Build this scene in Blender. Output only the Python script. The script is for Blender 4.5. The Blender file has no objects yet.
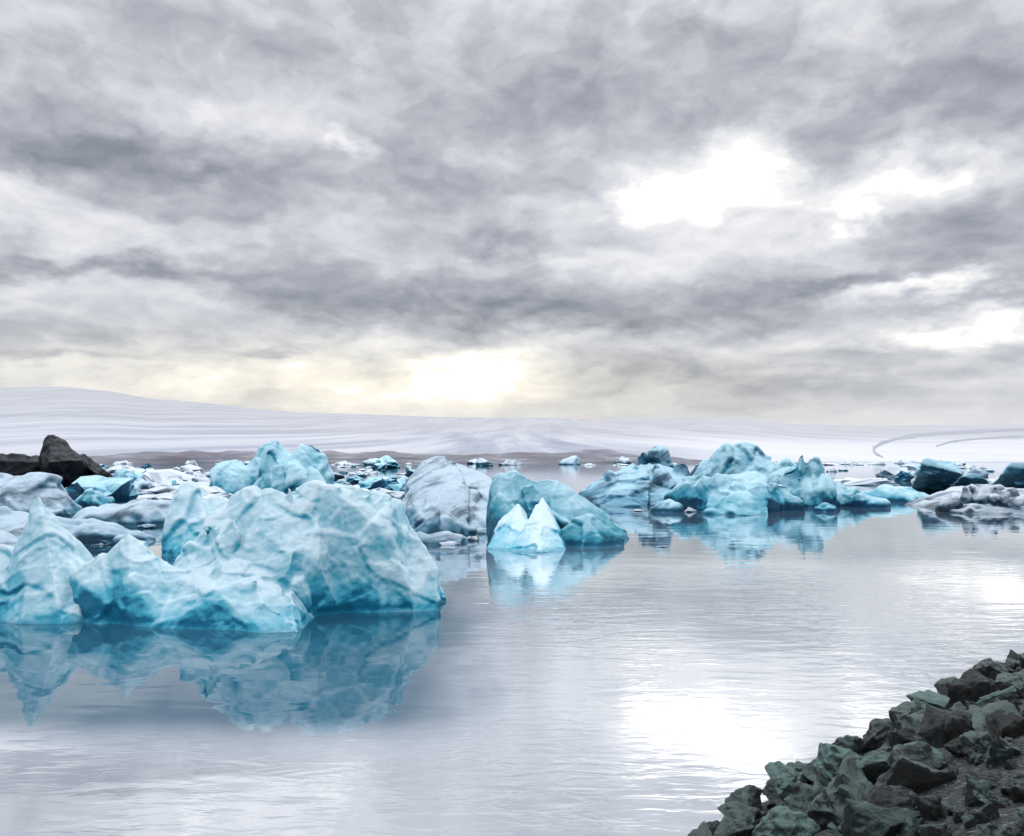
import bpy, bmesh, math, random
import numpy as np
from mathutils import Vector, Matrix, noise as mn

random.seed(7); np.random.seed(7)
scene = bpy.context.scene
F = 796.0; CAMH = 4.0; HOR = 457.0
PITCH = math.atan((HOR-418)/F)
CP, SP = math.cos(PITCH), math.sin(PITCH)

def ray(px, py):
    u = (px-512)/F; v = (418-py)/F
    y = CP - v*SP; z = SP + v*CP
    return u/y, z/y
def on_water(px, py):
    u, v = ray(px, py); d = -CAMH/v
    return u*d, d

# ------------------------------------------------------------ camera
cam = bpy.data.cameras.new("camera"); cam.sensor_width = 36; cam.lens = F*36/1024
cam.clip_end = 40000; cam.clip_start = 0.1
co = bpy.data.objects.new("camera", cam); scene.collection.objects.link(co)
co.location = (0, 0, CAMH); co.rotation_euler = (math.pi/2+PITCH, 0, 0)
scene.camera = co
scene.view_settings.view_transform = 'Standard'
scene.view_settings.look = 'None'; scene.view_settings.exposure = 0

# ------------------------------------------------------------ node helpers
class NT:
    def __init__(s, tree): s.t = tree; s.t.nodes.clear()
    def n(s, typ, **k):
        nd = s.t.nodes.new(typ)
        for a, b in k.items(): setattr(nd, a, b)
        return nd
    def l(s, a, b): s.t.links.new(a, b)
    def setin(s, sock, v):
        if isinstance(v, bpy.types.NodeSocket): s.l(v, sock)
        elif v is not None: sock.default_value = v
    def math(s, op, a, b=None, c=None, clamp=False):
        nd = s.n('ShaderNodeMath', operation=op, use_clamp=clamp)
        s.setin(nd.inputs[0], a); s.setin(nd.inputs[1], b); s.setin(nd.inputs[2], c)
        return nd.outputs[0]
    def vmath(s, op, a, b=None, c=None):
        nd = s.n('ShaderNodeVectorMath', operation=op)
        s.setin(nd.inputs[0], a); s.setin(nd.inputs[1], b); s.setin(nd.inputs[2], c)
        return nd.outputs['Value'] if op in ('DOT_PRODUCT', 'LENGTH') else nd.outputs[0]
    def comb(s, x, y, z):
        nd = s.n('ShaderNodeCombineXYZ')
        s.setin(nd.inputs[0], x); s.setin(nd.inputs[1], y); s.setin(nd.inputs[2], z); return nd.outputs[0]
    def sep(s, v):
        nd = s.n('ShaderNodeSeparateXYZ'); s.l(v, nd.inputs[0]); return nd.outputs
    def noise(s, vec, scale, detail=4, rough=0.55, dist=0.0, color=False, lac=2.0):
        nd = s.n('ShaderNodeTexNoise'); s.l(vec, nd.inputs['Vector'])
        nd.inputs['Scale'].default_value = scale; nd.inputs['Detail'].default_value = detail
        nd.inputs['Roughness'].default_value = rough; nd.inputs['Distortion'].default_value = dist
        nd.inputs['Lacunarity'].default_value = lac
        return nd.outputs['Color'] if color else nd.outputs['Fac']
    def ramp(s, fac, stops, interp='LINEAR'):
        nd = s.n('ShaderNodeValToRGB'); nd.color_ramp.interpolation = interp
        e = nd.color_ramp.elements
        while len(e) < len(stops): e.new(0.5)
        for i, (p, c) in enumerate(stops):
            e[i].position = p; e[i].color = (*c, 1) if len(c) == 3 else c
        s.l(fac, nd.inputs[0]); return nd.outputs[0]
    def mr(s, v, a, b, c, d, smooth=False):
        nd = s.n('ShaderNodeMapRange')
        if smooth: nd.interpolation_type = 'SMOOTHSTEP'
        s.setin(nd.inputs[0], v)
        for i, x in enumerate((a, b, c, d)): nd.inputs[i+1].default_value = x
        return nd.outputs[0]
    def mix(s, f, a, b, blend='MIX'):
        nd = s.n('ShaderNodeMix', data_type='RGBA', blend_type=blend)
        s.setin(nd.inputs[0], f)
        for sock, v in ((nd.inputs[6], a), (nd.inputs[7], b)):
            if isinstance(v, tuple) and len(v) == 3: v = (*v, 1)
            s.setin(sock, v)
        return nd.outputs[2]

# ------------------------------------------------------------ world
world = bpy.data.worlds.new("World"); scene.world = world; world.use_nodes = True
W = NT(world.node_tree)
gen = W.n('ShaderNodeTexCoord').outputs['Generated']
dx, dy, dz = W.sep(gen)
az = W.math('ARCTAN2', dx, dy); el = W.math('ARCSINE', dz)
AEp = W.comb(az, el, 0.0)
els = W.math('POWER', W.math('ADD', W.math('ABSOLUTE', el), 0.05), 0.62)
AE = W.comb(az, W.math('MULTIPLY', els, 2.0), 0.0)
wn = W.noise(AE, 8.0, 6, 0.60, 0.0, color=True)
warp = W.vmath('SUBTRACT', wn, (0.5, 0.5, 0.5))
AEw = W.vmath('ADD', AEp, W.vmath('MULTIPLY', warp, (0.19, 0.11, 0)))
AW = W.vmath('ADD', AE, W.vmath('MULTIPLY', warp, (0.09, 0.06, 0)))
fA = W.noise(W.vmath('ADD', AW, (3.1, 1.7, 0.4)), 3.4, 5, 0.50, 0.0)
fB = W.noise(W.vmath('ADD', AW, (9.3, 5.2, 1.4)), 8.0, 7, 0.54, 0.0)
fB2 = W.noise(W.vmath('ADD', AW, (9.295, 5.225, 1.4)), 8.0, 7, 0.54, 0.0)
fC = W.noise(AW, 22.0, 5, 0.58, 0.0)
def C(x, k): return W.math('MULTIPLY', W.math('SUBTRACT', x, 0.5), k)
mA = W.mr(fA, 0.44, 0.55, 0.5, -0.5, True); mB = W.mr(fB, 0.48, 0.555, 0.5, -0.5, True)
terms = [C(fA, -0.17), C(fB, -0.16), C(fC, -0.09), W.math('MULTIPLY', mA, 0.055), W.math('MULTIPLY', mB, 0.090),
         W.math('MULTIPLY', W.math('SUBTRACT', fB, fB2), 0.95)]
fb = terms[0]
for t in terms[1:]: fb = W.math('ADD', fb, t)
patches = [ # px,py,rx,ry,amp
 (744,160,48,19,.38),(655,204,46,12,.42),(695,184,34,12,.18),(912,174,42,13,.36),(866,212,34,9,.44),(790,200,60,12,.14),
 (742,214,26,9,-.20),(820,178,24,18,-.14),(715,182,120,42,.15),(885,195,90,38,.12),
 (900,296,48,7,.46),(985,332,58,10,.46),(955,315,110,34,.06),
 (448,364,48,15,.40),(485,392,54,13,.18),(455,376,150,34,.20),(215,380,190,14,.14),(700,240,150,22,.06),
 (250,122,80,18,.12),(345,150,20,7,.28),(508,165,34,13,.16),(60,215,110,24,.08),(60,85,90,12,.06),
 (170,230,160,24,.06),(300,215,200,28,.04),(430,262,110,18,.08),(340,335,60,14,.07),(120,320,140,14,.05),(620,265,90,12,.04),
 (70,150,150,26,-.20),(900,105,150,36,-.20),(600,80,220,30,-.06),(560,112,120,26,-.08),(410,160,60,24,-.07),
 (515,238,52,11,-.28),(165,274,90,8,-.24),(600,316,190,22,-.26),(400,300,110,20,-.18),(280,262,80,16,-.13),
 (830,282,50,7,-.21),(985,250,70,28,-.18),(900,352,110,9,-.12),(240,330,120,12,-.07),(790,385,220,20,-.05),(640,362,70,10,-.12),
 (250,178,180,18,-.10),(90,362,70,5,-.16),(265,358,24,5,-.18),(200,395,90,5,-.05),(960,210,50,16,-.12),(1010,300,60,9,-.22),(830,345,60,8,.06),
 (30,262,50,8,-.13),(560,250,60,10,-.08)]
acc = None
for (px, py, rx, ry, a) in patches:
    u, v = ray(px, py); A = math.atan(u); E = math.atan(v*math.cos(A))
    sx = F/rx; sy = F/ry
    d = W.vmath('MULTIPLY_ADD', AEw, (sx, sy, 0), (-A*sx, -E*sy, 0))
    g = W.math('MULTIPLY', W.math('EXPONENT', W.math('MULTIPLY', W.vmath('DOT_PRODUCT', d, d), -0.7)), a)
    acc = g if acc is None else W.math('ADD', acc, g)
tex = W.math('ADD', 1.0, W.math('ADD', C(fB, -2.2), C(fC, -1.6)))
acc = W.math('MULTIPLY', acc, tex)
hz = W.mr(el, 0.0, 0.12, 0.16, 0.0, True)
amp = W.mr(el, 0.02, 0.11, 0.28, 1.0, True)
L = W.math('ADD', W.math('ADD', W.math('MULTIPLY', fb, amp), acc), W.math('ADD', hz, 0.883))
Ln = W.math('MULTIPLY', L, 0.5)
col = W.ramp(Ln, [(0.20, (.20,.22,.265)), (0.27, (.285,.305,.352)), (0.345, (.395,.415,.465)), (0.41, (.522,.542,.595)),
                  (0.47, (.67,.685,.733)), (0.54, (.83,.835,.862)), (0.63, (1.0,.99,.98))])
hot = W.mr(L, 1.23, 1.65, 1.0, 2.0)
ue, ve = ray(400, 386)
d = W.vmath('MULTIPLY_ADD', AEp, (F/330, F/36, 0), (-math.atan(ue)*F/330, -math.atan(ve)*F/36, 0))
wg = W.math('EXPONENT', W.math('MULTIPLY', W.vmath('DOT_PRODUCT', d, d), -0.7))
col = W.mix(W.math('MULTIPLY', wg, 0.9, clamp=True), col, (1.12, 1.05, .88), 'MULTIPLY')
up = W.mr(el, 0.50, 0.80, 1.0, 3.0, True)
back = W.mr(dy, 0.25, -0.5, 1.0, 0.95, True)
left = W.math('MULTIPLY', W.mr(dx, 0.2, -0.9, 0.0, 0.6, True), W.mr(dy, .4, -.2, 0, 1, True))
st = W.math('MULTIPLY', hot, W.math('MAXIMUM', up, W.math('ADD', back, left)))
bg = W.n('ShaderNodeBackground'); W.l(col, bg.inputs[0]); W.l(st, bg.inputs[1])
SUN_EL, SUN_AZ = math.radians(50), math.radians(14)
sky = W.n('ShaderNodeTexSky', sky_type='NISHITA'); sky.sun_disc = False
sky.sun_elevation = SUN_EL; sky.sun_rotation = SUN_AZ
bg2 = W.n('ShaderNodeBackground'); W.l(sky.outputs[0], bg2.inputs[0]); bg2.inputs[1].default_value = 0.08
ms = W.n('ShaderNodeMixShader'); ms.inputs[0].default_value = 0.95
W.l(bg2.outputs[0], ms.inputs[1]); W.l(bg.outputs[0], ms.inputs[2])
W.l(ms.outputs[0], W.n('ShaderNodeOutputWorld').inputs[0])

sl = bpy.data.lights.new("sun", 'SUN'); sl.energy = 0.9; sl.angle = math.radians(14); sl.color = (1, .96, .9)
so = bpy.data.objects.new("sun", sl); scene.collection.objects.link(so)
sd = Vector((math.sin(SUN_AZ)*math.cos(SUN_EL), math.cos(SUN_AZ)*math.cos(SUN_EL), math.sin(SUN_EL)))
so.rotation_euler = sd.to_track_quat('Z', 'Y').to_euler()

# ------------------------------------------------------------ materials
def newmat(name):
    m = bpy.data.materials.new(name); m.use_nodes = True
    N = NT(m.node_tree); out = N.n('ShaderNodeOutputMaterial'); return m, N, out

def ice_material(name, white=(.66,.86,.93), cyan=(.25,.66,.79), deep=(.03,.28,.40), bias=0.0, dirt=0.0, wl=0.5, dirtcol=(.05,.06,.075), sc=1.0, wet=.4):
    m, N, out = newmat(name)
    tc = N.n('ShaderNodeTexCoord').outputs['Object']
    geo = N.n('ShaderNodeNewGeometry')
    pos = geo.outputs['Position']; z = N.sep(pos)[2]
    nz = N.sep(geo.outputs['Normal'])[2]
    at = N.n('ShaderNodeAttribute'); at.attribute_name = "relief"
    big = N.noise(tc, 0.5*sc, 3, 0.5, 0.3)
    med = N.noise(tc, 2.6*sc, 8, 0.70, 0.3)
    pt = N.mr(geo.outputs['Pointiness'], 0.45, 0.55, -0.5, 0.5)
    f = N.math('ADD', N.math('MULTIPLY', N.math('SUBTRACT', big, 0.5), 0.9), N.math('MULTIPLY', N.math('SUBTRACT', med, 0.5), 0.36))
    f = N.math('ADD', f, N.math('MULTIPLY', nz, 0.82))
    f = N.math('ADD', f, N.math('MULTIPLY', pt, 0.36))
    f = N.math('ADD', f, N.math('MULTIPLY', at.outputs['Fac'], 0.12))  # imitates crevice shading in the colour: recessed ice goes deeper blue
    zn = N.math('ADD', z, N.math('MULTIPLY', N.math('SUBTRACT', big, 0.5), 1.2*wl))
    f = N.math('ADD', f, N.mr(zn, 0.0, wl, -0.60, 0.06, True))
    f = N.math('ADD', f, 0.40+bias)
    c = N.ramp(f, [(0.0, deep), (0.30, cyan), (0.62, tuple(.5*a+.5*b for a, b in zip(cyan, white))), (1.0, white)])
    if dirt > 0:
        rot = N.n('ShaderNodeMapping'); N.l(tc, rot.inputs[0]); rot.inputs['Rotation'].default_value = (0.3, 0.6, 0.2)
        s2 = N.vmath('MULTIPLY', rot.outputs[0], (0.40, 0.40, 1.6))
        dn = N.noise(s2, 0.9*sc, 7, 0.67, 0.3)
        dn = N.math('SUBTRACT', dn, N.math('MULTIPLY', nz, 0.12))
        df = N.mr(dn, 0.55-0.22*dirt, 0.68-0.14*dirt, 0.0, 0.5+.42*min(1, dirt), True)
        c = N.mix(df, c, dirtcol)
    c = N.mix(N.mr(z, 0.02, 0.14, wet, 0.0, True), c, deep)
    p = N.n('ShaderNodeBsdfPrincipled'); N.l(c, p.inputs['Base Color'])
    N.l(N.mr(med, 0.35, 0.7, 0.32, 0.68), p.inputs['Roughness'])
    p.inputs['IOR'].default_value = 1.31
    b1 = N.noise(tc, 3.5*sc, 10, 0.76, 0.2)
    b = N.n('ShaderNodeBump'); b.inputs['Strength'].default_value = 0.9; b.inputs['Distance'].default_value = 0.12/sc
    N.l(b1, b.inputs['Height']); N.l(b.outputs[0], p.inputs['Normal'])
    N.l(p.outputs[0], out.inputs[0]); return m

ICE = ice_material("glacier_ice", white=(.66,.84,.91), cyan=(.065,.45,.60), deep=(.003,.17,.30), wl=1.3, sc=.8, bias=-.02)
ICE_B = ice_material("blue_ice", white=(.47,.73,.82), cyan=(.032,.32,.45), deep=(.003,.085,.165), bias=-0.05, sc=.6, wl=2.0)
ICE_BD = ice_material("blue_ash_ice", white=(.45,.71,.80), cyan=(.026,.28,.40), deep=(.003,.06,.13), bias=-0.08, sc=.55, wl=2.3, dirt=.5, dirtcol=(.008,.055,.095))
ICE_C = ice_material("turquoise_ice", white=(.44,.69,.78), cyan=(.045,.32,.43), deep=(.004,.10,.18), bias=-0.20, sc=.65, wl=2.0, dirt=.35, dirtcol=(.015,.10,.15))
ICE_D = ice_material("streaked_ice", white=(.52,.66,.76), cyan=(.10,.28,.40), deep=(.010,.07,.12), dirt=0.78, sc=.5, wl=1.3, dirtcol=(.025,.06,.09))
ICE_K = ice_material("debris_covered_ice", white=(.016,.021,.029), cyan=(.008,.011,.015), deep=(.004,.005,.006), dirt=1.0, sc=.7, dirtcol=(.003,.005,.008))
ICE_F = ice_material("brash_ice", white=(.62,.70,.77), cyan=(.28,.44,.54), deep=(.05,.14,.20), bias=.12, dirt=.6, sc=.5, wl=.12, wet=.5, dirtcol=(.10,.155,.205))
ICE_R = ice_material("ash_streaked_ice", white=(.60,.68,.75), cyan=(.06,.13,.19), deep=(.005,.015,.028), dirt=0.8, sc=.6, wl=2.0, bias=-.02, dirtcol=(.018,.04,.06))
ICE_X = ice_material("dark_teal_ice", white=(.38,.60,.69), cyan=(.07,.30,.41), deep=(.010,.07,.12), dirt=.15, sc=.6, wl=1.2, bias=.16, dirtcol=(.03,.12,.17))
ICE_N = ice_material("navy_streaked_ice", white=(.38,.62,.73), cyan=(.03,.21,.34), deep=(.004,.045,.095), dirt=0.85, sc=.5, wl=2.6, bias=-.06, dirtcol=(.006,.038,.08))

# ------------------------------------------------------------ numpy noise
def _h(ix, iy, iz, s):
    n = (ix.astype(np.int64)*374761393 + iy.astype(np.int64)*668265263 + iz.astype(np.int64)*2147483647 + s*974634777) & 0xffffffff
    n = ((n ^ (n >> 13))*1274126177) & 0xffffffff
    n = ((n ^ (n >> 16))*2246822519) & 0xffffffff
    return ((n ^ (n >> 15)) & 0xffffff)/float(0xffffff)
def vnoise(p, s=0):
    i = np.floor(p).astype(np.int64); f = p-i; f = f*f*(3-2*f); r = 0
    for a in (0, 1):
        for b in (0, 1):
            for c in (0, 1):
                w = (f[:, 0] if a else 1-f[:, 0])*(f[:, 1] if b else 1-f[:, 1])*(f[:, 2] if c else 1-f[:, 2])
                r = r + w*_h(i[:, 0]+a, i[:, 1]+b, i[:, 2]+c, s)
    return r*2-1
def fbm(p, o=4, s=0):
    r = 0; a = 1.0
    for k in range(o): r = r+a*vnoise(p*(2.03**k)+k*7.3, s+k); a *= .5
    return r
def voro(p, s=0):
    i = np.floor(p).astype(np.int64); best = np.full(len(p), 9.0); tilt = np.zeros(len(p))
    for a in (-1, 0, 1):
        for b in (-1, 0, 1):
            for c in (-1, 0, 1):
                j = i+np.array([a, b, c])
                h1, h2, h3 = _h(j[:, 0], j[:, 1], j[:, 2], s), _h(j[:, 0], j[:, 1], j[:, 2], s+11), _h(j[:, 0], j[:, 1], j[:, 2], s+23)
                q = np.stack([j[:, 0]+h1, j[:, 1]+h2, j[:, 2]+h3], 1)
                dv = p-q; d = (dv**2).sum(1)
                t = dv[:, 0]*(h2*2-1)+dv[:, 1]*(h3*2-1)+dv[:, 2]*(h1*2-1) + (h1*h2*2-.5)*.35
                m_ = d < best
                tilt = np.where(m_, t, tilt); best = np.minimum(best, d)
    return np.sqrt(best), tilt

def link(ob): scene.collection.objects.link(ob); return ob
def slab_into(bm, s, seed):
    w, pts, T, B = s['w'], s['p'], s['T'], s.get('B', s['T']); q = s.get('q', 1.35)
    cx = sum(p[0] for p in pts)/len(pts)
    d0 = on_water(cx, w)[1]; dr = d0+T*0.8
    xs, zs = [], []
    for (px, py) in pts:
        u, v = ray(px, py); xs.append(u*dr); zs.append(max(CAMH+v*dr, 0.02))
    n = 44; X = np.linspace(xs[0], xs[-1], n); Z = np.interp(X, xs, zs)
    M = 12; rings = []
    Zm = max(Z)
    for i, (x, H) in enumerate(zip(X, Z)):
        e = abs(2*i/(n-1)-1); k = 0.30+0.70*math.sqrt(max(0, 1-e**2.4))
        k *= 0.45+0.55*(H/Zm)
        yr = dr + 0.22*T*mn.noise(Vector((x*1.1/T, seed*3.1, 0)))
        tf = T*k*(1+.45*mn.noise(Vector((x*1.5/T, seed*5.7, 4)))); tb = B*k
        ring = [(x, yr-tf, -0.7)]
        for j in range(M+1):
            t = j/M*math.pi/2
            ring.append((x, yr-tf*math.cos(t)**(2/q), H*math.sin(t)**(2/q)))
        for j in range(M-1, -1, -1):
            t = j/M*math.pi/2
            ring.append((x, yr+tb*math.cos(t)**(2/q), H*math.sin(t)**(2/q)))
        ring.append((x, yr+tb, -0.7))
        rings.append([bm.verts.new(v) for v in ring])
    R = len(rings[0])
    for a, b in zip(rings[:-1], rings[1:]):
        for j in range(R):
            bm.faces.new((a[j], a[(j+1) % R], b[(j+1) % R], b[j]))
    bm.faces.new(rings[0][::-1]); bm.faces.new(rings[-1])
def hull_pts(bm, pts):
    t = bmesh.new()
    for p in pts: t.verts.new(p)
    bmesh.ops.convex_hull(t, input=t.verts)
    bmesh.ops.delete(t, geom=[v for v in t.verts if not v.link_faces], context='VERTS')
    mp = {v: bm.verts.new(v.co) for v in t.verts}
    for f in t.faces: bm.faces.new([mp[v] for v in f.verts])
    t.free()
def hull_into(bm, s):
    P3 = []
    for (px, py, dd) in s['t']:
        u, v = ray(px, py); P3.append((u*dd, dd, CAMH+v*dd))
    for (px, py) in s['g']:
        x, y = on_water(px, py); P3.append((x, y, 0.0)); P3.append((x, y, -.7))
        P3.append((x*1.0, y+s.get('deep', 2.5), -.7))
    hull_pts(bm, P3)
def blocks_into(bm, s, seed):
    rnd = random.Random(seed*101+5); pts = s['p']; T = s['T']
    xs = [p[0] for p in pts]; ys_ = [p[1] for p in pts]
    d0 = s.get('d', on_water(sum(xs)/len(xs), s.get('w', 500))[1]); n = s['n']
    for k in range(n):
        cx = xs[0]+(xs[-1]-xs[0])*(k+.5+rnd.uniform(-.35, .35))/n
        row = rnd.choice([0, 0, 1, 1, 2]); dd = d0+T*(.35+.55*row)+rnd.uniform(-.3, .3)*min(1, T)
        wpx = s['wp']*rnd.uniform(.6, 1.25)
        topy = min(np.interp(cx-wpx*.35, xs, ys_), 999); topy = max(topy, np.interp(cx, xs, ys_), np.interp(cx+wpx*.35, xs, ys_)) if rnd.random() < .5 else np.interp(cx, xs, ys_)
        u, v = ray(cx, float(topy)); H = max(.4, CAMH+v*dd)*(1.0 if row > 0 else rnd.uniform(s.get('lo', .45), s.get('hi', .85)))
        hw = wpx/F*dd*.5; x0 = u*dd; hy = hw*rnd.uniform(.7, 1.2); P3 = []
        lean = rnd.uniform(-.5, .5)*hw
        for a_ in range(5):
            P3.append((x0+lean+rnd.uniform(-.65, .65)*hw, dd+rnd.uniform(-.5, .6)*hy, H*rnd.uniform(.78, 1.0)))
        P3.append((x0+lean*.6+rnd.uniform(-.25, .25)*hw, dd, H))
        for a_ in range(7):
            an = a_/7*6.283+rnd.uniform(-.3, .3); r = rnd.uniform(.8, 1.1)
            P3.append((x0+math.cos(an)*hw*r, dd+math.sin(an)*hy*r, H*rnd.uniform(.2, .6)))
            P3.append((x0+math.cos(an)*hw*r*1.1, dd+math.sin(an)*hy*r*1.1, -.7))
        hull_pts(bm, P3)

def iceberg(label, slabs, vox, mat, amp=1.0, cell=1.0, seed=0, group=None, name="iceberg", category="iceberg", iters=3, facet=1.0, fine=1.0):
    bm = bmesh.new()
    for i, s in enumerate(slabs):
        if 'g' in s: hull_into(bm, s)
        elif 'n' in s: blocks_into(bm, s, seed*10+i)
        else: slab_into(bm, s, seed*10+i)
    bmesh.ops.recalc_face_normals(bm, faces=bm.faces)
    me = bpy.data.meshes.new(name); bm.to_mesh(me); bm.free()
    ob = bpy.data.objects.new(name, me); link(ob)
    mod = ob.modifiers.new("r", 'REMESH'); mod.mode = 'VOXEL'; mod.voxel_size = vox
    m2 = ob.modifiers.new("s", 'SMOOTH'); m2.iterations = iters; m2.factor = 0.5
    dg = bpy.context.evaluated_depsgraph_get()
    me2 = bpy.data.meshes.new_from_object(ob.evaluated_get(dg)); ob.modifiers.clear(); ob.data = me2
    n = len(me2.vertices)
    def get():
        c = np.empty(n*3); me2.vertices.foreach_get('co', c); return c.reshape(-1, 3)
    def put(c): me2.vertices.foreach_set('co', c.ravel()); me2.update()
    def nor():
        v = np.empty(n*3); me2.vertex_normals.foreach_get('vector', v); return v.reshape(-1, 3)
    E = np.empty(len(me2.edges)*2, dtype=np.int64); me2.edges.foreach_get('vertices', E); E = E.reshape(-1, 2)
    deg = np.bincount(E.ravel(), minlength=n).astype(float)
    def smooth(a, it):
        for _ in range(it):
            s_ = np.bincount(E[:, 0], a[E[:, 1]], n)+np.bincount(E[:, 1], a[E[:, 0]], n)
            a = .5*a+.5*s_/np.maximum(deg, 1)
        return a
    c = get(); nn = nor()
    nn = np.stack([smooth(nn[:, k], 8) for k in range(3)], 1)
    pw = c/cell
    wv = np.stack([fbm(pw*.7, 3, 31+seed), fbm(pw*.7, 3, 47+seed), fbm(pw*.7, 3, 59+seed)], 1)
    f1, t1 = voro((pw+wv*.15)*np.array([.75, .75, .5]), seed)
    D = (f1**1.5-.45)*.08 + smooth(t1, 6)*.34*facet
    rel = D.copy()
    c = c + nn*(D*amp*cell)[:, None] + wv*np.array([.08, .08, .05])*amp*cell
    put(c); nn = nor(); pw = c/cell
    f1, t2 = voro((pw+wv*.3)*2.1, seed+5)
    f3, _ = voro((pw+wv*.5)*np.array([4.6, 4.6, 3.4]), seed+8)
    r = fbm(pw*2.0, 6, seed+3); rd = np.abs(fbm(pw*1.3, 4, seed+9))
    D = smooth((f1**1.4-.4), 1)*.07*fine + smooth(f3-.4, 1)*.030*fine + smooth(t2, 5)*.07*facet*fine + r*.045*fine + smooth(rd-.3, 1)*.08*fine
    rel += D*1.8
    c = c + nn*(D*amp*cell)[:, None]
    zz = c[:, 2]; notch = np.exp(-((zz-0.08)/0.10)**2)*0.03*cell
    hn = nn.copy(); hn[:, 2] = 0
    c = c - hn*notch[:, None]
    put(c)
    x, y = c[:, 0].mean(), c[:, 1].mean()
    c[:, 0] -= x; c[:, 1] -= y; put(c); ob.location = (x, y, 0)
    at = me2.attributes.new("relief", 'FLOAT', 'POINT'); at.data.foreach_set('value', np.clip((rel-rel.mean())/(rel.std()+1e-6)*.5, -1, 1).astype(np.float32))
    me2.materials.clear(); me2.materials.append(mat)
    me2.polygons.foreach_set('use_smooth', [True]*len(me2.polygons))
    ob["label"] = label; ob["category"] = category
    if group: ob["group"] = group
    return ob

G = "icebergs floating in the lagoon"
iceberg("pale blue iceberg with a sharp pointed peak on still water", [
  dict(t=[(34,497,21.0),(39,495,21.0),(44,502,21.0),(56,532,20.8),(23,528,20.8),(42,560,20.2)], g=[(-10,620),(20,624),(62,624),(90,619)], deep=3.2),
  dict(t=[(22,545,20.8),(56,545,20.8),(80,570,20.5),(0,568,20.5)], g=[(-30,620),(20,624),(62,624),(118,618)], deep=3.5),
  dict(t=[(64,546,21),(76,556,20.8),(90,569,20.6),(102,588,20.2)], g=[(50,622),(100,621),(142,614)], deep=2.5),
  dict(t=[(-60,562,21),(-25,549,21.2),(4,547,21.2),(14,550,21),(0,585,20.0)], g=[(-90,618),(-40,621),(24,622)], deep=3),
  ], .036, ICE, amp=.34, cell=1.15, seed=1, group=G, iters=2, fine=1.4)
iceberg("large pale blue and white sculpted iceberg with reflection beneath it", [
  dict(t=[(290,494,22.0),(306,482,21.6),(320,485,21.3),(352,485,21.4),(380,492,21.8),(402,503,22.2),(300,520,21.0),(345,500,21.0),(392,540,21.0),(410,540,21.8)],
       g=[(290,613),(330,614),(380,613),(418,612)], deep=3.5),
  dict(t=[(398,505,22.4),(410,527,22.0),(420,543,21.8),(432,557,21.5),(439,568,21.5)], g=[(380,612),(415,613),(440,611)], deep=2.5),
  dict(t=[(232,497,21.8),(248,489,21.6),(268,488,21.4),(282,491,21.4),(292,498,21.3),(262,522,20.6),(292,562,20.0)], g=[(200,622),(255,622),(304,618),(312,612)], deep=4),
  dict(t=[(262,495,21.6),(290,495,21.5),(318,495,21.3),(300,532,20.6),(318,562,20.2),(285,547,20.3)], g=[(255,620),(300,618),(345,614)], deep=3),
  dict(t=[(206,521,21.4),(224,507,21.8),(238,497,21.9),(196,547,20.8),(228,547,20.4)], g=[(166,618),(200,624),(260,622)], deep=4),
  dict(t=[(172,573,20.4),(188,546,21.0),(206,523,21.2)], g=[(150,615),(172,624),(215,622)], deep=3),
  dict(t=[(98,560,20.3),(116,543,20.4),(128,533,20.4),(142,540,20.4),(152,551,20.2),(130,576,19.5)], g=[(80,620),(128,627),(160,627),(184,625)], deep=3),
  dict(t=[(72,574,20.2),(86,565,20.3),(108,557,20.4),(92,592,19.6)], g=[(68,613),(100,623),(140,626)], deep=2),
  dict(t=[(146,554,20.4),(166,563,20.3),(184,573,20.3),(204,580,20.2)], g=[(130,626),(180,628),(235,626)], deep=2.5),
  dict(t=[(180,578,19.9),(200,567,20.1),(224,558,20.3),(248,560,20.2),(268,570,20),(222,595,19.0)], g=[(150,628),(200,630),(262,631)], deep=2.5),
  dict(t=[(244,560,20.2),(266,570,20.0),(284,585,19.6),(298,604,19.2),(262,600,18.9)], g=[(220,631),(270,631),(306,628)], deep=2.2),
  dict(t=[(236,612,18.8),(256,606,18.9),(280,607,18.9),(298,615,18.9)], g=[(230,632),(262,634),(303,632)], deep=1.5),
  dict(d=20.9, T=.5, n=6, wp=34, lo=.8, hi=.98, p=[(232,498),(246,486),(270,487),(290,492),(306,479),(322,487),(340,484)]),
  dict(d=21.2, T=.4, n=3, wp=30, lo=.85, hi=.98, p=[(340,486),(372,487),(402,503)]),
  dict(d=20.4, T=.5, n=5, wp=32, lo=.8, hi=.98, p=[(176,572),(192,542),(210,518),(234,497)]),
  dict(d=20.0, T=.3, n=4, wp=28, lo=.8, hi=1, p=[(84,568),(108,554),(130,531),(150,549),(176,570)]),
  dict(d=19.5, T=.3, n=4, wp=34, lo=.75, hi=.95, p=[(184,578),(210,561),(244,560),(270,572),(292,594)]),
  ], .034, ICE, amp=.36, cell=1.4, seed=2, group=G, iters=4, fine=1.4)
iceberg("slim upright pale blue ice fin rising behind a larger iceberg", [
  dict(t=[(176,492,34),(184,484,34),(191,481,34),(198,488,34),(204,500,34),(172,510,33.5)], g=[(158,556),(180,558),(215,556)], deep=3),
  dict(t=[(204,500,34.5),(214,497,34.5),(226,499,34.5),(234,515,34.5)], g=[(195,556),(240,556)], deep=3),
  ], .06, ICE, amp=.4, cell=1.5, seed=3, group=G, fine=1.2, iters=1)
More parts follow.
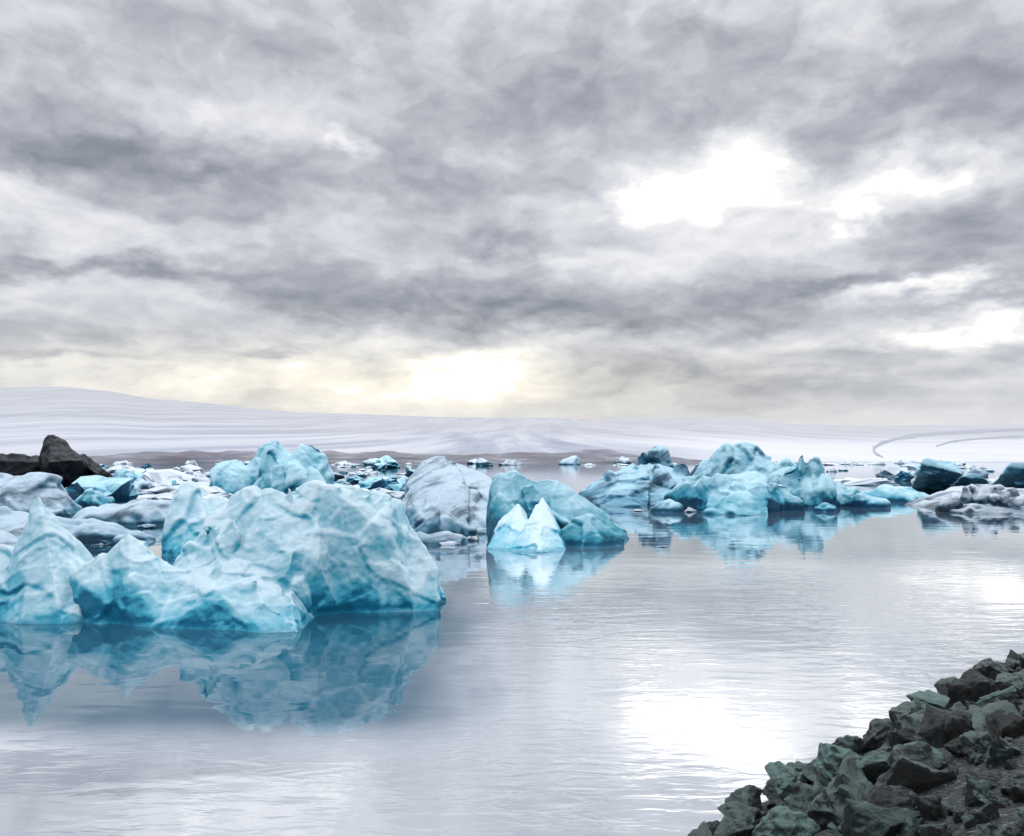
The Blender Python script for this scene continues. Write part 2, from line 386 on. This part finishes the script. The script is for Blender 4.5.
iceberg("rugged bright blue iceberg with a broken jagged crest", [
  dict(w=500, T=3, q=1.5, p=[(211,488),(214,470),(222,463),(236,460),(246,466),(256,470)]),
  dict(w=499, T=2.6, q=1.3, p=[(240,480),(250,466),(258,450),(268,442),(276,436),(284,446),(292,452),(300,442),(312,443),(322,450),(327,464),(328,482)]),
  dict(w=500, T=3.0, n=14, wp=32, p=[(212,480),(222,459),(244,462),(258,447),(276,432),(290,448),(304,438),(318,443),(328,472)]),
  ], .11, ICE_B, amp=.45, cell=2.2, seed=4, group=G, facet=1.2, iters=1)
iceberg("black debris covered iceberg with a wedge shaped rocky hump", [
  dict(t=[(-60,458,88),(0,453,90),(34,456,90),(44,462,89)], g=[(-90,492),(-20,493),(50,492)], deep=12),
  dict(t=[(42,452,88),(49,436,89),(56,436,90),(66,447,89),(80,460,88),(50,462,84)], g=[(30,491),(60,492),(98,490)], deep=9),
  dict(t=[(66,452,92),(88,468,90),(100,474,90)], g=[(60,489),(104,489)], deep=5),
  dict(w=491, T=3, n=8, wp=26, p=[(-20,468),(20,466),(50,452),(80,468),(100,480)]),
  ], .14, ICE_K, amp=.6, cell=2.2, seed=5, group=G, facet=1.4, iters=1, fine=1.8)
iceberg("rounded snowy iceberg with grey dirt streaks", [
  dict(w=520, T=3, q=1.5, p=[(-60,485),(-20,478),(10,475),(32,473),(48,477),(62,487),(72,499),(80,514)]),
  dict(w=519, T=2.5, n=6, wp=34, p=[(-20,482),(20,478),(50,484),(76,505)]),
  ], .10, ICE_D, amp=.5, cell=1.9, seed=6, group=G, facet=1.4, iters=2)
iceberg("small hunched blue ice lump between floes", [
  dict(w=514, T=1.5, n=4, wp=24, p=[(78,500),(84,486),(92,480),(102,483),(110,496)]),
  ], .1, ICE_BD, amp=.6, cell=1.4, seed=7, group=G, facet=1.4, iters=1)
iceberg("low flat grey snow covered ice floe", [
  dict(w=548, T=3.0, B=2.5, q=2.2, p=[(-60,514),(-20,510),(20,512),(50,519),(80,522),(110,526),(135,534),(155,545)]),
  dict(w=560, T=1.5, q=2, p=[(-80,535),(-30,525),(0,530),(30,545)]),
  ], .09, ICE_D, amp=.5, cell=1.6, seed=8, group=G, facet=1.5, iters=1, fine=1.2)
iceberg("low dark dirt streaked ice floe", [
  dict(w=526, T=3.0, q=2, p=[(82,512),(110,502),(140,500),(165,503),(184,514)]),
  ], .13, ICE_D, amp=.5, cell=1.8, seed=9, group=G, facet=1.5)
iceberg("broad white iceberg with smooth grey dirt streaks", [
  dict(t=[(408,480,48.5),(424,463,49),(442,458,49.5),(458,460,49),(412,502,45),(452,492,44.5)], g=[(396,529),(430,534),(470,535)], deep=8),
  dict(t=[(448,459,50),(466,464,50),(484,475,49.5),(502,488,49),(520,500,49),(540,512,49),(480,500,45.5)], g=[(450,534),(490,534),(545,530)], deep=7),
  dict(w=538, T=1.5, q=1.4, p=[(410,532),(425,516),(440,506),(452,510),(462,522),(475,530)]),
  dict(w=545, T=1.2, q=2, p=[(396,540),(420,534),(445,534),(464,541)]),
  ], .08, ICE_D, amp=.36, cell=2.0, seed=10, group=G, facet=1.3, iters=1, fine=1.2)
iceberg("wide sloping blue iceberg with a ridged broken flank", [
  dict(w=543, T=2.6, q=1.15, p=[(486,505),(492,484),(500,474),(512,470),(524,474),(534,480),(548,478),(562,484),(576,492),(590,502),(602,508),(614,520),(624,532),(629,541)]),
  dict(w=542, T=2.4, n=8, wp=30, lo=.6, hi=.95, p=[(490,484),(508,468),(524,473),(550,478),(576,490),(600,508),(624,532)]),
  dict(w=547, T=1.2, q=1.2, p=[(552,535),(570,518),(588,512),(602,520),(627,538)]),
  ], .065, ICE_C, amp=.30, cell=1.8, seed=11, group=G, iters=2, facet=1.2, fine=1.2)
iceberg("small pale iceberg with a sharp pointed fin", [
  dict(t=[(500,520,37.5),(512,508,38),(518,502,38),(526,512,38),(506,532,37)], g=[(486,549),(505,551),(536,550)], deep=2),
  dict(t=[(537,506,37.5),(542,496,37.5),(546,505,37.5),(556,521,37.5),(540,530,36.5),(524,528,37)], g=[(510,551),(540,553),(567,550)], deep=2),
  ], .045, ICE, amp=.28, cell=1.1, seed=12, group=G, iters=1)
iceberg("long ridged iceberg of dark blue ash streaked ice", [
  dict(t=[(584,492,72),(604,479,74),(622,469,76),(634,463,77),(646,466,76),(612,488,69)], g=[(578,502),(605,507),(650,507)], deep=12),
  dict(t=[(640,462,76),(664,466,75),(694,472,74)], g=[(630,506),(705,505)], deep=9),
  dict(w=500, T=2.5, n=5, wp=26, lo=.85, hi=1, p=[(632,460),(640,444),(652,439),(664,444),(674,460)]),
  dict(w=503, T=3, n=11, wp=30, p=[(586,490),(604,476),(632,462),(650,464),(668,460),(700,462),(725,470)]),
  ], .105, ICE_N, amp=.42, cell=2.2, seed=13, group=G, facet=1.3, iters=1)
iceberg("broad turquoise iceberg made of stacked broken blocks", [
  dict(w=504, T=3.2, q=1.35, p=[(690,488),(706,468),(716,454),(728,444),(742,441),(756,446),(764,456),(776,461),(792,468),(806,480)]),
  dict(w=507, T=3.2, q=1.4, p=[(758,488),(770,474),(782,470),(798,467),(814,471),(830,476),(844,487),(860,492),(876,499)]),
  dict(w=504, T=3.5, n=12, wp=36, p=[(690,476),(712,455),(728,442),(742,438),(756,443),(768,456),(786,460),(798,449),(812,460),(826,468)]),
  dict(w=508, T=3.0, n=11, wp=32, p=[(765,476),(786,462),(798,452),(808,454),(828,466),(846,480),(872,494)]),
  dict(w=512, T=2.0, n=9, wp=32, p=[(655,498),(668,484),(690,472),(716,472),(745,474),(768,478),(790,488),(830,494)]),
  dict(t=[(710,478,62),(728,473,62),(756,472,62),(766,478,62)], g=[(706,514),(735,516),(770,515)], deep=3),
  ], .10, ICE_BD, amp=.42, cell=2.2, seed=14, group=G, facet=1.2, iters=1)
iceberg("low bright blue ice tongue just above the water", [
  dict(w=502, T=3, q=1.8, p=[(850,498),(870,491),(890,488),(910,489),(924,493),(932,498)]),
  ], .16, ICE_B, amp=.5, cell=2, seed=15, group=G)
iceberg("broad flat iceberg with dark streaks and near black base", [
  dict(t=[(940,492,67),(950,486,68),(975,485,70),(1000,488,70),(1040,490,68),(960,502,62),(1010,503,61)], g=[(938,511),(975,515),(1030,516),(1080,514)], deep=8),
  dict(w=512, T=1.8, n=9, wp=28, lo=.5, hi=.9, p=[(942,498),(952,486),(980,484),(1024,490),(1050,492)]),
  ], .085, ICE_R, amp=.36, cell=1.7, seed=16, group=G, facet=1.4, iters=1, fine=1.3)
iceberg("small dark blue block iceberg with stepped top", [
  dict(t=[(921,464,82),(926,459,82),(944,460,82),(956,463,82),(962,474,80)], g=[(924,490),(945,491),(962,491)], deep=4),
  dict(t=[(960,477,80),(974,473,80),(988,480,80)], g=[(957,492),(992,492)], deep=3),
  ], .10, ICE_X, amp=.40, cell=1.5, seed=17, group=G, facet=1.5, iters=1, fine=1.3)
iceberg("light blue iceberg with a square crest", [
  dict(t=[(1008,467,84),(1012,463,84),(1024,463,84),(1044,469,84)], g=[(1006,491),(1030,493),(1075,492)], deep=5),
  ], .12, ICE_X, amp=.4, cell=1.8, seed=18, group=G, facet=1.3, iters=1)

# ------------------------------------------------------------ ice floes (small)
def chunk_mesh(seed, mat, flat):
    rnd = random.Random(seed); bm = bmesh.new()
    for _ in range(18):
        a = rnd.uniform(0, 6.283); r = rnd.uniform(.3, 1)
        bm.verts.new((math.cos(a)*r, math.sin(a)*r*.8, max(-.3, rnd.uniform(-.5, 1)) * flat*(1.35-r)))
    res = bmesh.ops.convex_hull(bm, input=bm.verts)
    bmesh.ops.delete(bm, geom=[v for v in bm.verts if not v.link_faces], context='VERTS')
    bmesh.ops.triangulate(bm, faces=bm.faces)
    bmesh.ops.subdivide_edges(bm, edges=bm.edges, cuts=3, use_grid_fill=True, smooth=.1)
    for v in bm.verts:
        v.co += v.co.normalized()*(.26*mn.fractal(v.co*2.6+Vector((seed, 0, 0)), 1, 2, 4))
    me = bpy.data.meshes.new("ice_floe"); bm.to_mesh(me); bm.free()
    me.polygons.foreach_set('use_smooth', [seed % 2 == 0]*len(me.polygons))
    me.materials.append(mat); return me
CH = [chunk_mesh(i, [ICE_F, ICE_F, ICE_F, ICE_BD, ICE_D, ICE_F][i % 6], [.5, .9, .35, 1.0, .7, .45][i % 6]) for i in range(24)]
FL = ["small white ice floe drifting on the lagoon", "small pale ice chunk on the water", "flat snowy ice floe on the lagoon",
      "small bright blue ice block on the water", "grey dirt streaked ice chunk on the water", "low white floe of brash ice"]
def floe(px, py, wpx, k=None):
    k = random.randrange(24) if k is None else k+6*random.randrange(3)
    x, y = on_water(px, py)
    ob = bpy.data.objects.new("ice_floe", CH[k]); link(ob)
    s = wpx/F*y*.55
    ob.location = (x, y, -.02*s); ob.rotation_euler = (0, 0, random.uniform(0, 6.28))
    ob.scale = (s, s*random.uniform(.7, 1.3), s*random.uniform(.45, 1.0))
    ob["label"] = FL[k % 6]; ob["category"] = "ice floe"; ob["group"] = "small ice floes drifting in the lagoon"
for a in [(660,547,18,2),(448,545,30,2),(640,511,22,0),(690,512,16,1),(665,509,26,0),(820,505,20,3),(905,500,30,3),(700,509,24,2),
          (340,505,34,4),(375,498,30,1),(360,520,26,0),(390,512,22,4),(345,530,20,5),(140,512,30,0),(165,500,20,1),(128,490,36,3),
          (345,490,40,0),(383,484,36,5),(150,488,30,2),(185,484,30,0),(120,500,28,5),(470,540,26,2),(600,505,20,4),
          (105,545,26,2),(60,556,30,0),(130,556,16,1),(146,528,22,4),(400,548,20,2),(700,504,30,4)]:
    floe(*a)
for i in range(160):
    r = random.random()
    if r < .52: px, py = random.uniform(90, 225), 468+40*random.random()**1.3
    elif r < .82: px, py = random.uniform(325, 415), 467+38*random.random()**1.3
    else: px, py = random.uniform(810, 1024), random.uniform(468, 486)
    d = (py-457)
    floe(px, py, (.5+1.6*random.random()**2)*(d*.6+14))
for i in range(45):
    floe(random.uniform(0, 1024), random.uniform(463.5, 466), random.uniform(8, 30), random.choice([0, 2, 5, 4]))

# ------------------------------------------------------------ water
m, N, out = newmat("lagoon_water")
pos = N.n('ShaderNodeNewGeometry').outputs['Position']
wx, wy, wz = N.sep(pos)
s1 = N.vmath('MULTIPLY', pos, (0.40, 1.0, 1)); s2 = N.vmath('MULTIPLY', pos, (0.40, 1.2, 1))
n1 = N.noise(s1, 0.8, 2, .45, .5); n2 = N.noise(s2, 2.8, 3, .5, .5); n3 = N.noise(pos, 0.16, 3, .5)
lee_dark_refl = N.math('MULTIPLY', N.mr(N.math('ADD', wx, N.math('MULTIPLY', n3, 3)), -0.5, 2.5, 1, 0, True), N.mr(wy, 10.2, 12.6, 0, 1, True))  # calm zone, also where the bergs' dark reflection is painted in
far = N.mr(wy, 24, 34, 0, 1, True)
lee_dark_refl = N.math('MAXIMUM', lee_dark_refl, N.math('MULTIPLY', far, .85))
ruf = N.math('SUBTRACT', 1.0, N.math('MULTIPLY', lee_dark_refl, .97))
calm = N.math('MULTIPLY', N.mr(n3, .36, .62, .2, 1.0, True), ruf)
h = N.math('ADD', N.math('MULTIPLY', n1, 0.010), N.math('MULTIPLY', N.math('MULTIPLY', n2, calm), 0.014))
b = N.n('ShaderNodeBump'); b.inputs['Strength'].default_value = 1; b.inputs['Distance'].default_value = 1
N.l(h, b.inputs['Height'])
gl = N.n('ShaderNodeBsdfGlossy'); gl.inputs['Color'].default_value = (.96, .985, 1.0, 1)
N.l(N.math('ADD', N.math('MULTIPLY', calm, .07), .008), gl.inputs['Roughness'])
df = N.n('ShaderNodeBsdfDiffuse')
N.l(N.mix(ruf, (.0002, .060, .108), (.62, .65, .71)), df.inputs['Color'])  # teal stands in for dark berg reflection, pale tone brightens open water
N.l(b.outputs[0], gl.inputs['Normal'])
fr = N.n('ShaderNodeFresnel'); fr.inputs[0].default_value = 1.33
fac_dark_refl = N.mr(fr.outputs[0], .05, .60, .06, .85)  # mirroring weakened where the painted dark reflection lies
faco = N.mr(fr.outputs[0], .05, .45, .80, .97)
fac = N.math('ADD', N.math('MULTIPLY', fac_dark_refl, N.math('SUBTRACT', 1.0, ruf)), N.math('MULTIPLY', faco, ruf), clamp=True)
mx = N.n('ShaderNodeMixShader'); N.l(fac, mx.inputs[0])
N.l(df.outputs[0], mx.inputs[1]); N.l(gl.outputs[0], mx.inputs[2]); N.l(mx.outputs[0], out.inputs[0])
def sheet(name, xs, ys, zf, mat, label, cat):
    me = bpy.data.meshes.new(name)
    vs = [(x, y, zf(x, y)) for y in ys for x in xs]; nx = len(xs)
    fs = [(j*nx+i, j*nx+i+1, (j+1)*nx+i+1, (j+1)*nx+i) for j in range(len(ys)-1) for i in range(nx-1)]
    me.from_pydata(vs, [], fs); me.materials.append(mat)
    me.polygons.foreach_set('use_smooth', [True]*len(me.polygons)); me.update()
    ob = bpy.data.objects.new(name, me); link(ob); ob["kind"] = "structure"; ob["label"] = label; ob["category"] = cat
    return ob
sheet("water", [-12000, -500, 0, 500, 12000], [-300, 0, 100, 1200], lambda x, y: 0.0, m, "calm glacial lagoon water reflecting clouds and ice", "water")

# ------------------------------------------------------------ far land
prof = [(-900,400),(-300,392),(0,388),(60,387),(110,391),(150,399),(200,403),(260,409),(300,412),(420,416),(520,417),(600,420),(680,418),(740,419),(800,424),(900,426),(1024,424),(1300,415),(2000,405)]
def vprof(u):
    px = 512+u*F
    py = np.interp(px, [p[0] for p in prof], [p[1] for p in prof]); return ray(512, float(py))[1]
Y0, Y1 = 620.0, 9500.0
def hterr(x, y):
    if y < Y0: return -3 + (y-Y0)*.02
    u = x/y; t = min(1, (y-Y0)/(Y1-Y0)); v0 = -CAMH/Y0
    v = v0+(vprof(u)-v0)*(t**.42)
    z = CAMH+v*y
    z += mn.noise(Vector((u*9, 1.3, 3.3)))*.0016*y*t
    return z if y <= Y1 else z-(y-Y1)*.4
m, N, out = newmat("distant_glacier")
pos = N.n('ShaderNodeNewGeometry').outputs['Position']; px_, py_, pz_ = N.sep(pos)
bands = N.noise(N.comb(N.math('MULTIPLY', px_, .0050), 0.0, N.math('MULTIPLY', pz_, .0075)), 1.0, 6, .60, 0.5)
fine = N.noise(N.comb(N.math('MULTIPLY', px_, .020), 0.0, N.math('MULTIPLY', pz_, .035)), 1.0, 5, .65)
f = N.math('ADD', N.math('MULTIPLY', bands, .82), N.math('MULTIPLY', fine, .25))
near = N.mr(py_, 900, 6000, 0.0, 1.0, True)  # grows with distance, drives the haze tint
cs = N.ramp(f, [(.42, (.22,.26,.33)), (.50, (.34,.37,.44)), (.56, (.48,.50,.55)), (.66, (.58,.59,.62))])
c = N.mix(N.mr(near, 0, 1, .25, .78), cs, (.415, .415, .43))  # haze put into the base colour, stronger farther away
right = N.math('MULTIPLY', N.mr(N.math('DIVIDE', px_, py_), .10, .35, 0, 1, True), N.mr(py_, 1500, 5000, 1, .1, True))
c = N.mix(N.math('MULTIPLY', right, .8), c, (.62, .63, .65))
p = N.n('ShaderNodeBsdfPrincipled'); N.l(c, p.inputs['Base Color']); p.inputs['Roughness'].default_value = .9
p.inputs['Specular IOR Level'].default_value = .1
N.l(p.outputs[0], out.inputs[0])
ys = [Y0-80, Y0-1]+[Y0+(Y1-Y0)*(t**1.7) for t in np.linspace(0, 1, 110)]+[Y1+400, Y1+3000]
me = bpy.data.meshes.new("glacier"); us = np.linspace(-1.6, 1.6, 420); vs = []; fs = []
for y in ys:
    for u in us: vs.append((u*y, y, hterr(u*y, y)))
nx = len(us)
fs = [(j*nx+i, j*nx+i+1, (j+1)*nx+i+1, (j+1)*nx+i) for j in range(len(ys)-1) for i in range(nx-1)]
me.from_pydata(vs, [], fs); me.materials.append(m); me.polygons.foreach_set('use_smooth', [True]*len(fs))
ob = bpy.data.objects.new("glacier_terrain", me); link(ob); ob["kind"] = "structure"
ob["label"] = "snow covered glacier and pale hazy mountains beyond the lagoon"; ob["category"] = "glacier"

def hit(px, py):
    u, v = ray(px, py); y = Y0
    while y < Y1:
        if hterr(u*y, y) > CAMH+v*y: return u*y, y
        y += max(1.0, y*.002)
    return u*Y1, Y1
m, N, out = newmat("moraine_gravel")
pos = N.n('ShaderNodeNewGeometry').outputs['Position']
c = N.ramp(N.noise(pos, .03, 6, .6), [(.35, (.21,.23,.27)), (.65, (.42,.44,.49))])
p = N.n('ShaderNodeBsdfPrincipled'); N.l(c, p.inputs['Base Color']); p.inputs['Roughness'].default_value = .95; N.l(p.outputs[0], out.inputs[0])
MOR = m
def moraine(label, pts, wpx):
    P3 = []
    for (a, b2) in zip(pts[:-1], pts[1:]):
        for k in range(12):
            t = k/12; P3.append(((a[0]+(b2[0]-a[0])*t), (a[1]+(b2[1]-a[1])*t)))
    g = []
    for i_, (px, py) in enumerate(P3):
        fade = min(1, (len(P3)-i_)/14)
        hw = wpx*fade*(.5+1.0*abs(mn.noise(Vector((px*.04, py*.15, 1)))))
        top = hit(px, py-hw); bot = hit(px, py+hw); g.append((bot, top))
    vs = []; K = 5
    for bot, top in g:
        for k in range(K):
            t = k/(K-1); x = bot[0]+(top[0]-bot[0])*t; y = bot[1]+(top[1]-bot[1])*t
            vs.append((x, y, hterr(x, y)+.0012*y*(0.1+math.sin(t*math.pi))))
    fs = [(i*K+k, (i+1)*K+k, (i+1)*K+k+1, i*K+k+1) for i in range(len(g)-1) for k in range(K-1)]
    me = bpy.data.meshes.new("moraine"); me.from_pydata(vs, [], fs); me.materials.append(MOR)
    ob = bpy.data.objects.new("moraine", me); link(ob); ob["kind"] = "structure"; ob["label"] = label; ob["category"] = "moraine"
moraine("curved dark moraine band crossing the snow", [(1060,428),(1010,430),(960,432),(920,435),(895,439),(880,444),(873,449),(876,454),(884,458)], 2.4)
moraine("faint moraine line on the snow slope", [(1060,436),(1010,437),(975,439),(950,442),(935,447)], 1.4)

m, N, out = newmat("far_shore_gravel")
pos = N.n('ShaderNodeNewGeometry').outputs['Position']
c = N.ramp(N.noise(N.vmath('MULTIPLY', pos, (.02, .02, .25)), 1.0, 6, .65), [(.35, (.11,.11,.13)), (.55, (.22,.22,.25)), (.7, (.48,.49,.52))])
p = N.n('ShaderNodeBsdfPrincipled'); N.l(c, p.inputs['Base Color']); p.inputs['Roughness'].default_value = .95; N.l(p.outputs[0], out.inputs[0])
def hshore(x, y):
    u = x/560; px = 512+u*F
    top = float(np.interp(px, [-600, 40, 90, 200, 330, 480, 600, 660, 720, 2000], [0, 0, 5, 8.0, 7.5, 7, 7.5, 5, 0, 0]))
    t = (y-540)/40
    return -1 + (top+1)*math.sin(max(0, min(1, t))*math.pi)**.7*(1+.35*mn.fractal(Vector((x/40, y/40, 0)), .9, 2, 5))
sheet("far_shore", list(np.linspace(-420, 180, 300)), list(np.linspace(540, 580, 9)), hshore, m, "low dark gravel shore across the lagoon", "shore")

# ------------------------------------------------------------ near bank
SX = [-12, -3, -1, 1.0, 2.6, 4.4, 6.4, 8.4, 10.5, 14, 30]
SY = [-3, 4.6, 6.2, 7.75, 9.3, 11.0, 12.9, 14.6, 16.2, 18, 24]
def sdist(x, y): return (float(np.interp(x, SX, SY))-y)*.70
def hbank(x, y):
    s = sdist(x, y)
    z = .50*s if s > -2 else -1.0
    if s > 3.2: z = 1.6+(s-3.2)*.12
    return z - .10 + .10*mn.fractal(Vector((x*.9, y*.9, 0)), 1, 2, 5)
m, N, out = newmat("bank_gravel")
pos = N.n('ShaderNodeNewGeometry').outputs['Position']
vo = N.n('ShaderNodeTexVoronoi'); N.l(pos, vo.inputs['Vector']); vo.inputs['Scale'].default_value = 24
vs_ = N.sep(vo.outputs['Color'])[0]
c = N.ramp(vs_, [(0, (.005,.007,.007)), (.6, (.014,.020,.020)), (.9, (.042,.056,.054)), (1, (.11,.14,.135))])
p = N.n('ShaderNodeBsdfPrincipled'); N.l(c, p.inputs['Base Color']); p.inputs['Roughness'].default_value = .75
b = N.n('ShaderNodeBump'); b.inputs['Distance'].default_value = .06; b.inputs['Strength'].default_value = 1; b.invert = True
N.l(vo.outputs['Distance'], b.inputs['Height']); N.l(b.outputs[0], p.inputs['Normal']); N.l(p.outputs[0], out.inputs[0])
sheet("bank", list(np.linspace(-10, 22, 220)), list(np.linspace(-4, 19, 170)), hbank, m, "dark gravel bank sloping into the lagoon", "ground")

def rock_mat(name, lo, mid, hi):
    m, N, out = newmat(name)
    tc = N.n('ShaderNodeTexCoord').outputs['Object']
    oi = N.n('ShaderNodeObjectInfo').outputs['Random']
    v = N.vmath('ADD', tc, N.comb(N.math('MULTIPLY', oi, 37), 0, 0))
    n1 = N.noise(v, 1.8, 8, .70, .5); n2 = N.noise(v, 12, 7, .78)
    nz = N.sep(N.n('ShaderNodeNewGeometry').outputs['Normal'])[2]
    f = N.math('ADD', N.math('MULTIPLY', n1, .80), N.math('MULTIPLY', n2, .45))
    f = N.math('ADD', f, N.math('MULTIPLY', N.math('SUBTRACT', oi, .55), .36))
    f = N.math('ADD', f, N.math('MULTIPLY', N.math('SUBTRACT', nz, .52), .36))  # highlights put into the colour: upward faces lighter
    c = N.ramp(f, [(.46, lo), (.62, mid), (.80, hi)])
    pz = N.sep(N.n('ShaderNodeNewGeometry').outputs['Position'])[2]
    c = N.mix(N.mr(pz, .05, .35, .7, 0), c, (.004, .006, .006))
    p = N.n('ShaderNodeBsdfPrincipled'); N.l(c, p.inputs['Base Color']); N.l(N.mr(n2, .3, .7, .24, .62), p.inputs['Roughness'])
    p.inputs['Specular IOR Level'].default_value = .5
    b = N.n('ShaderNodeBump'); b.inputs['Strength'].default_value = 1; b.inputs['Distance'].default_value = .09
    N.l(N.math('ADD', n2, N.math('MULTIPLY', n1, 1.5)), b.inputs['Height']); N.l(b.outputs[0], p.inputs['Normal'])
    N.l(p.outputs[0], out.inputs[0]); return m
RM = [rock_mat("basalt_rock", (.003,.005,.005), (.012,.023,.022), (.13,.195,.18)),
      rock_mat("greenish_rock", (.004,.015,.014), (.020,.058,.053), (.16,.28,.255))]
def rock_mesh(seed):
    rnd = random.Random(seed*17+3); bm = bmesh.new()
    sx, sy, sz = rnd.uniform(.8, 1.1), rnd.uniform(.65, .95), rnd.uniform(.6, .95)
    for _ in range(12):
        v = Vector((rnd.gauss(0, 1), rnd.gauss(0, 1), rnd.gauss(0, 1))).normalized()
        k = rnd.uniform(.75, 1.2)
        bm.verts.new((v.x*sx*k, v.y*sy*k, v.z*sz*k))
    bmesh.ops.convex_hull(bm, input=bm.verts)
    bmesh.ops.delete(bm, geom=[v for v in bm.verts if not v.link_faces], context='VERTS')
    bmesh.ops.dissolve_limit(bm, angle_limit=math.radians(14), verts=bm.verts, edges=bm.edges)
    bmesh.ops.bevel(bm, geom=list(bm.edges), offset=.020, segments=2, affect='EDGES', profile=.6)
    bmesh.ops.triangulate(bm, faces=bm.faces)
    for _ in range(4):
        le = [e for e in bm.edges if e.calc_length() > .085]
        if le: bmesh.ops.subdivide_edges(bm, edges=le, cuts=1)
        bmesh.ops.triangulate(bm, faces=[f for f in bm.faces if len(f.verts) > 3])
    for v in bm.verts:
        q = v.co*1.6+Vector((seed*5, 0, 0))
        st_ = mn.noise(Vector((q.x*.6, q.y*.6, q.z*5)))
        v.co += v.co.normalized()*(.11*mn.fractal(q, .9, 2, 6) - .08*abs(mn.noise(q*2.2)) + .05*st_)
    me = bpy.data.meshes.new("boulder"); bm.to_mesh(me); bm.free()
    me.materials.append(RM[seed % 3 == 1]); return me
RK = [rock_mesh(i) for i in range(20)]
for me in RK: me.polygons.foreach_set('use_smooth', [False]*len(me.polygons))
RL = ["angular dark basalt boulder on the lagoon bank", "greenish grey angular boulder on the stony bank", "broken dark rock wedged among other rocks on the bank"]
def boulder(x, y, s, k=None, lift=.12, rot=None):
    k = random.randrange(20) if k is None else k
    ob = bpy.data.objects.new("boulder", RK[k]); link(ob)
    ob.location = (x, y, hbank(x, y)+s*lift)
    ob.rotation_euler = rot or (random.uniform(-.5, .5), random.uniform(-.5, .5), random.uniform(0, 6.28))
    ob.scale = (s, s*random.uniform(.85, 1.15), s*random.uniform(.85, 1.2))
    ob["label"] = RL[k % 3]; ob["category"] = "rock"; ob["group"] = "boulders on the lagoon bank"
placed = []
for (px, py, r) in [(990, 690, .46), (962, 708, .38)]:
    x, y = on_water(px, py); x *= .97; y *= .97
    placed.append((x, y, r)); boulder(x, y, r, 3, .5)
def visible(x, y, z):
    u = x/y; v = (z-CAMH)/y
    return .14 < u < .72 and v > -.56
def tryp(n, s0, s1, sep_, smin, smax):
    c = 0; tries = 0
    while c < n and tries < 30000:
        tries += 1
        y = random.uniform(4.0, 17.5); x = random.uniform(1.0, 12.5)
        s = sdist(x, y)
        if s < smin or s > smax: continue
        if not visible(x, y, hbank(x, y)): continue
        r = random.uniform(s0, s1)
        if any((x-a)**2+(y-b_)**2 < (sep_*(r+rr))**2 for a, b_, rr in placed): continue
        placed.append((x, y, r)); boulder(x, y, r); c += 1
tryp(24, .38, .54, .56, 0.25, 2.0)
tryp(30, .28, .40, .56, 0.10, 2.4)
tryp(30, .22, .36, .54, 0.0, .5)
tryp(80, .13, .26, .54, 0.05, 4.2)
tryp(130, .05, .12, .60, .15, 4.4)
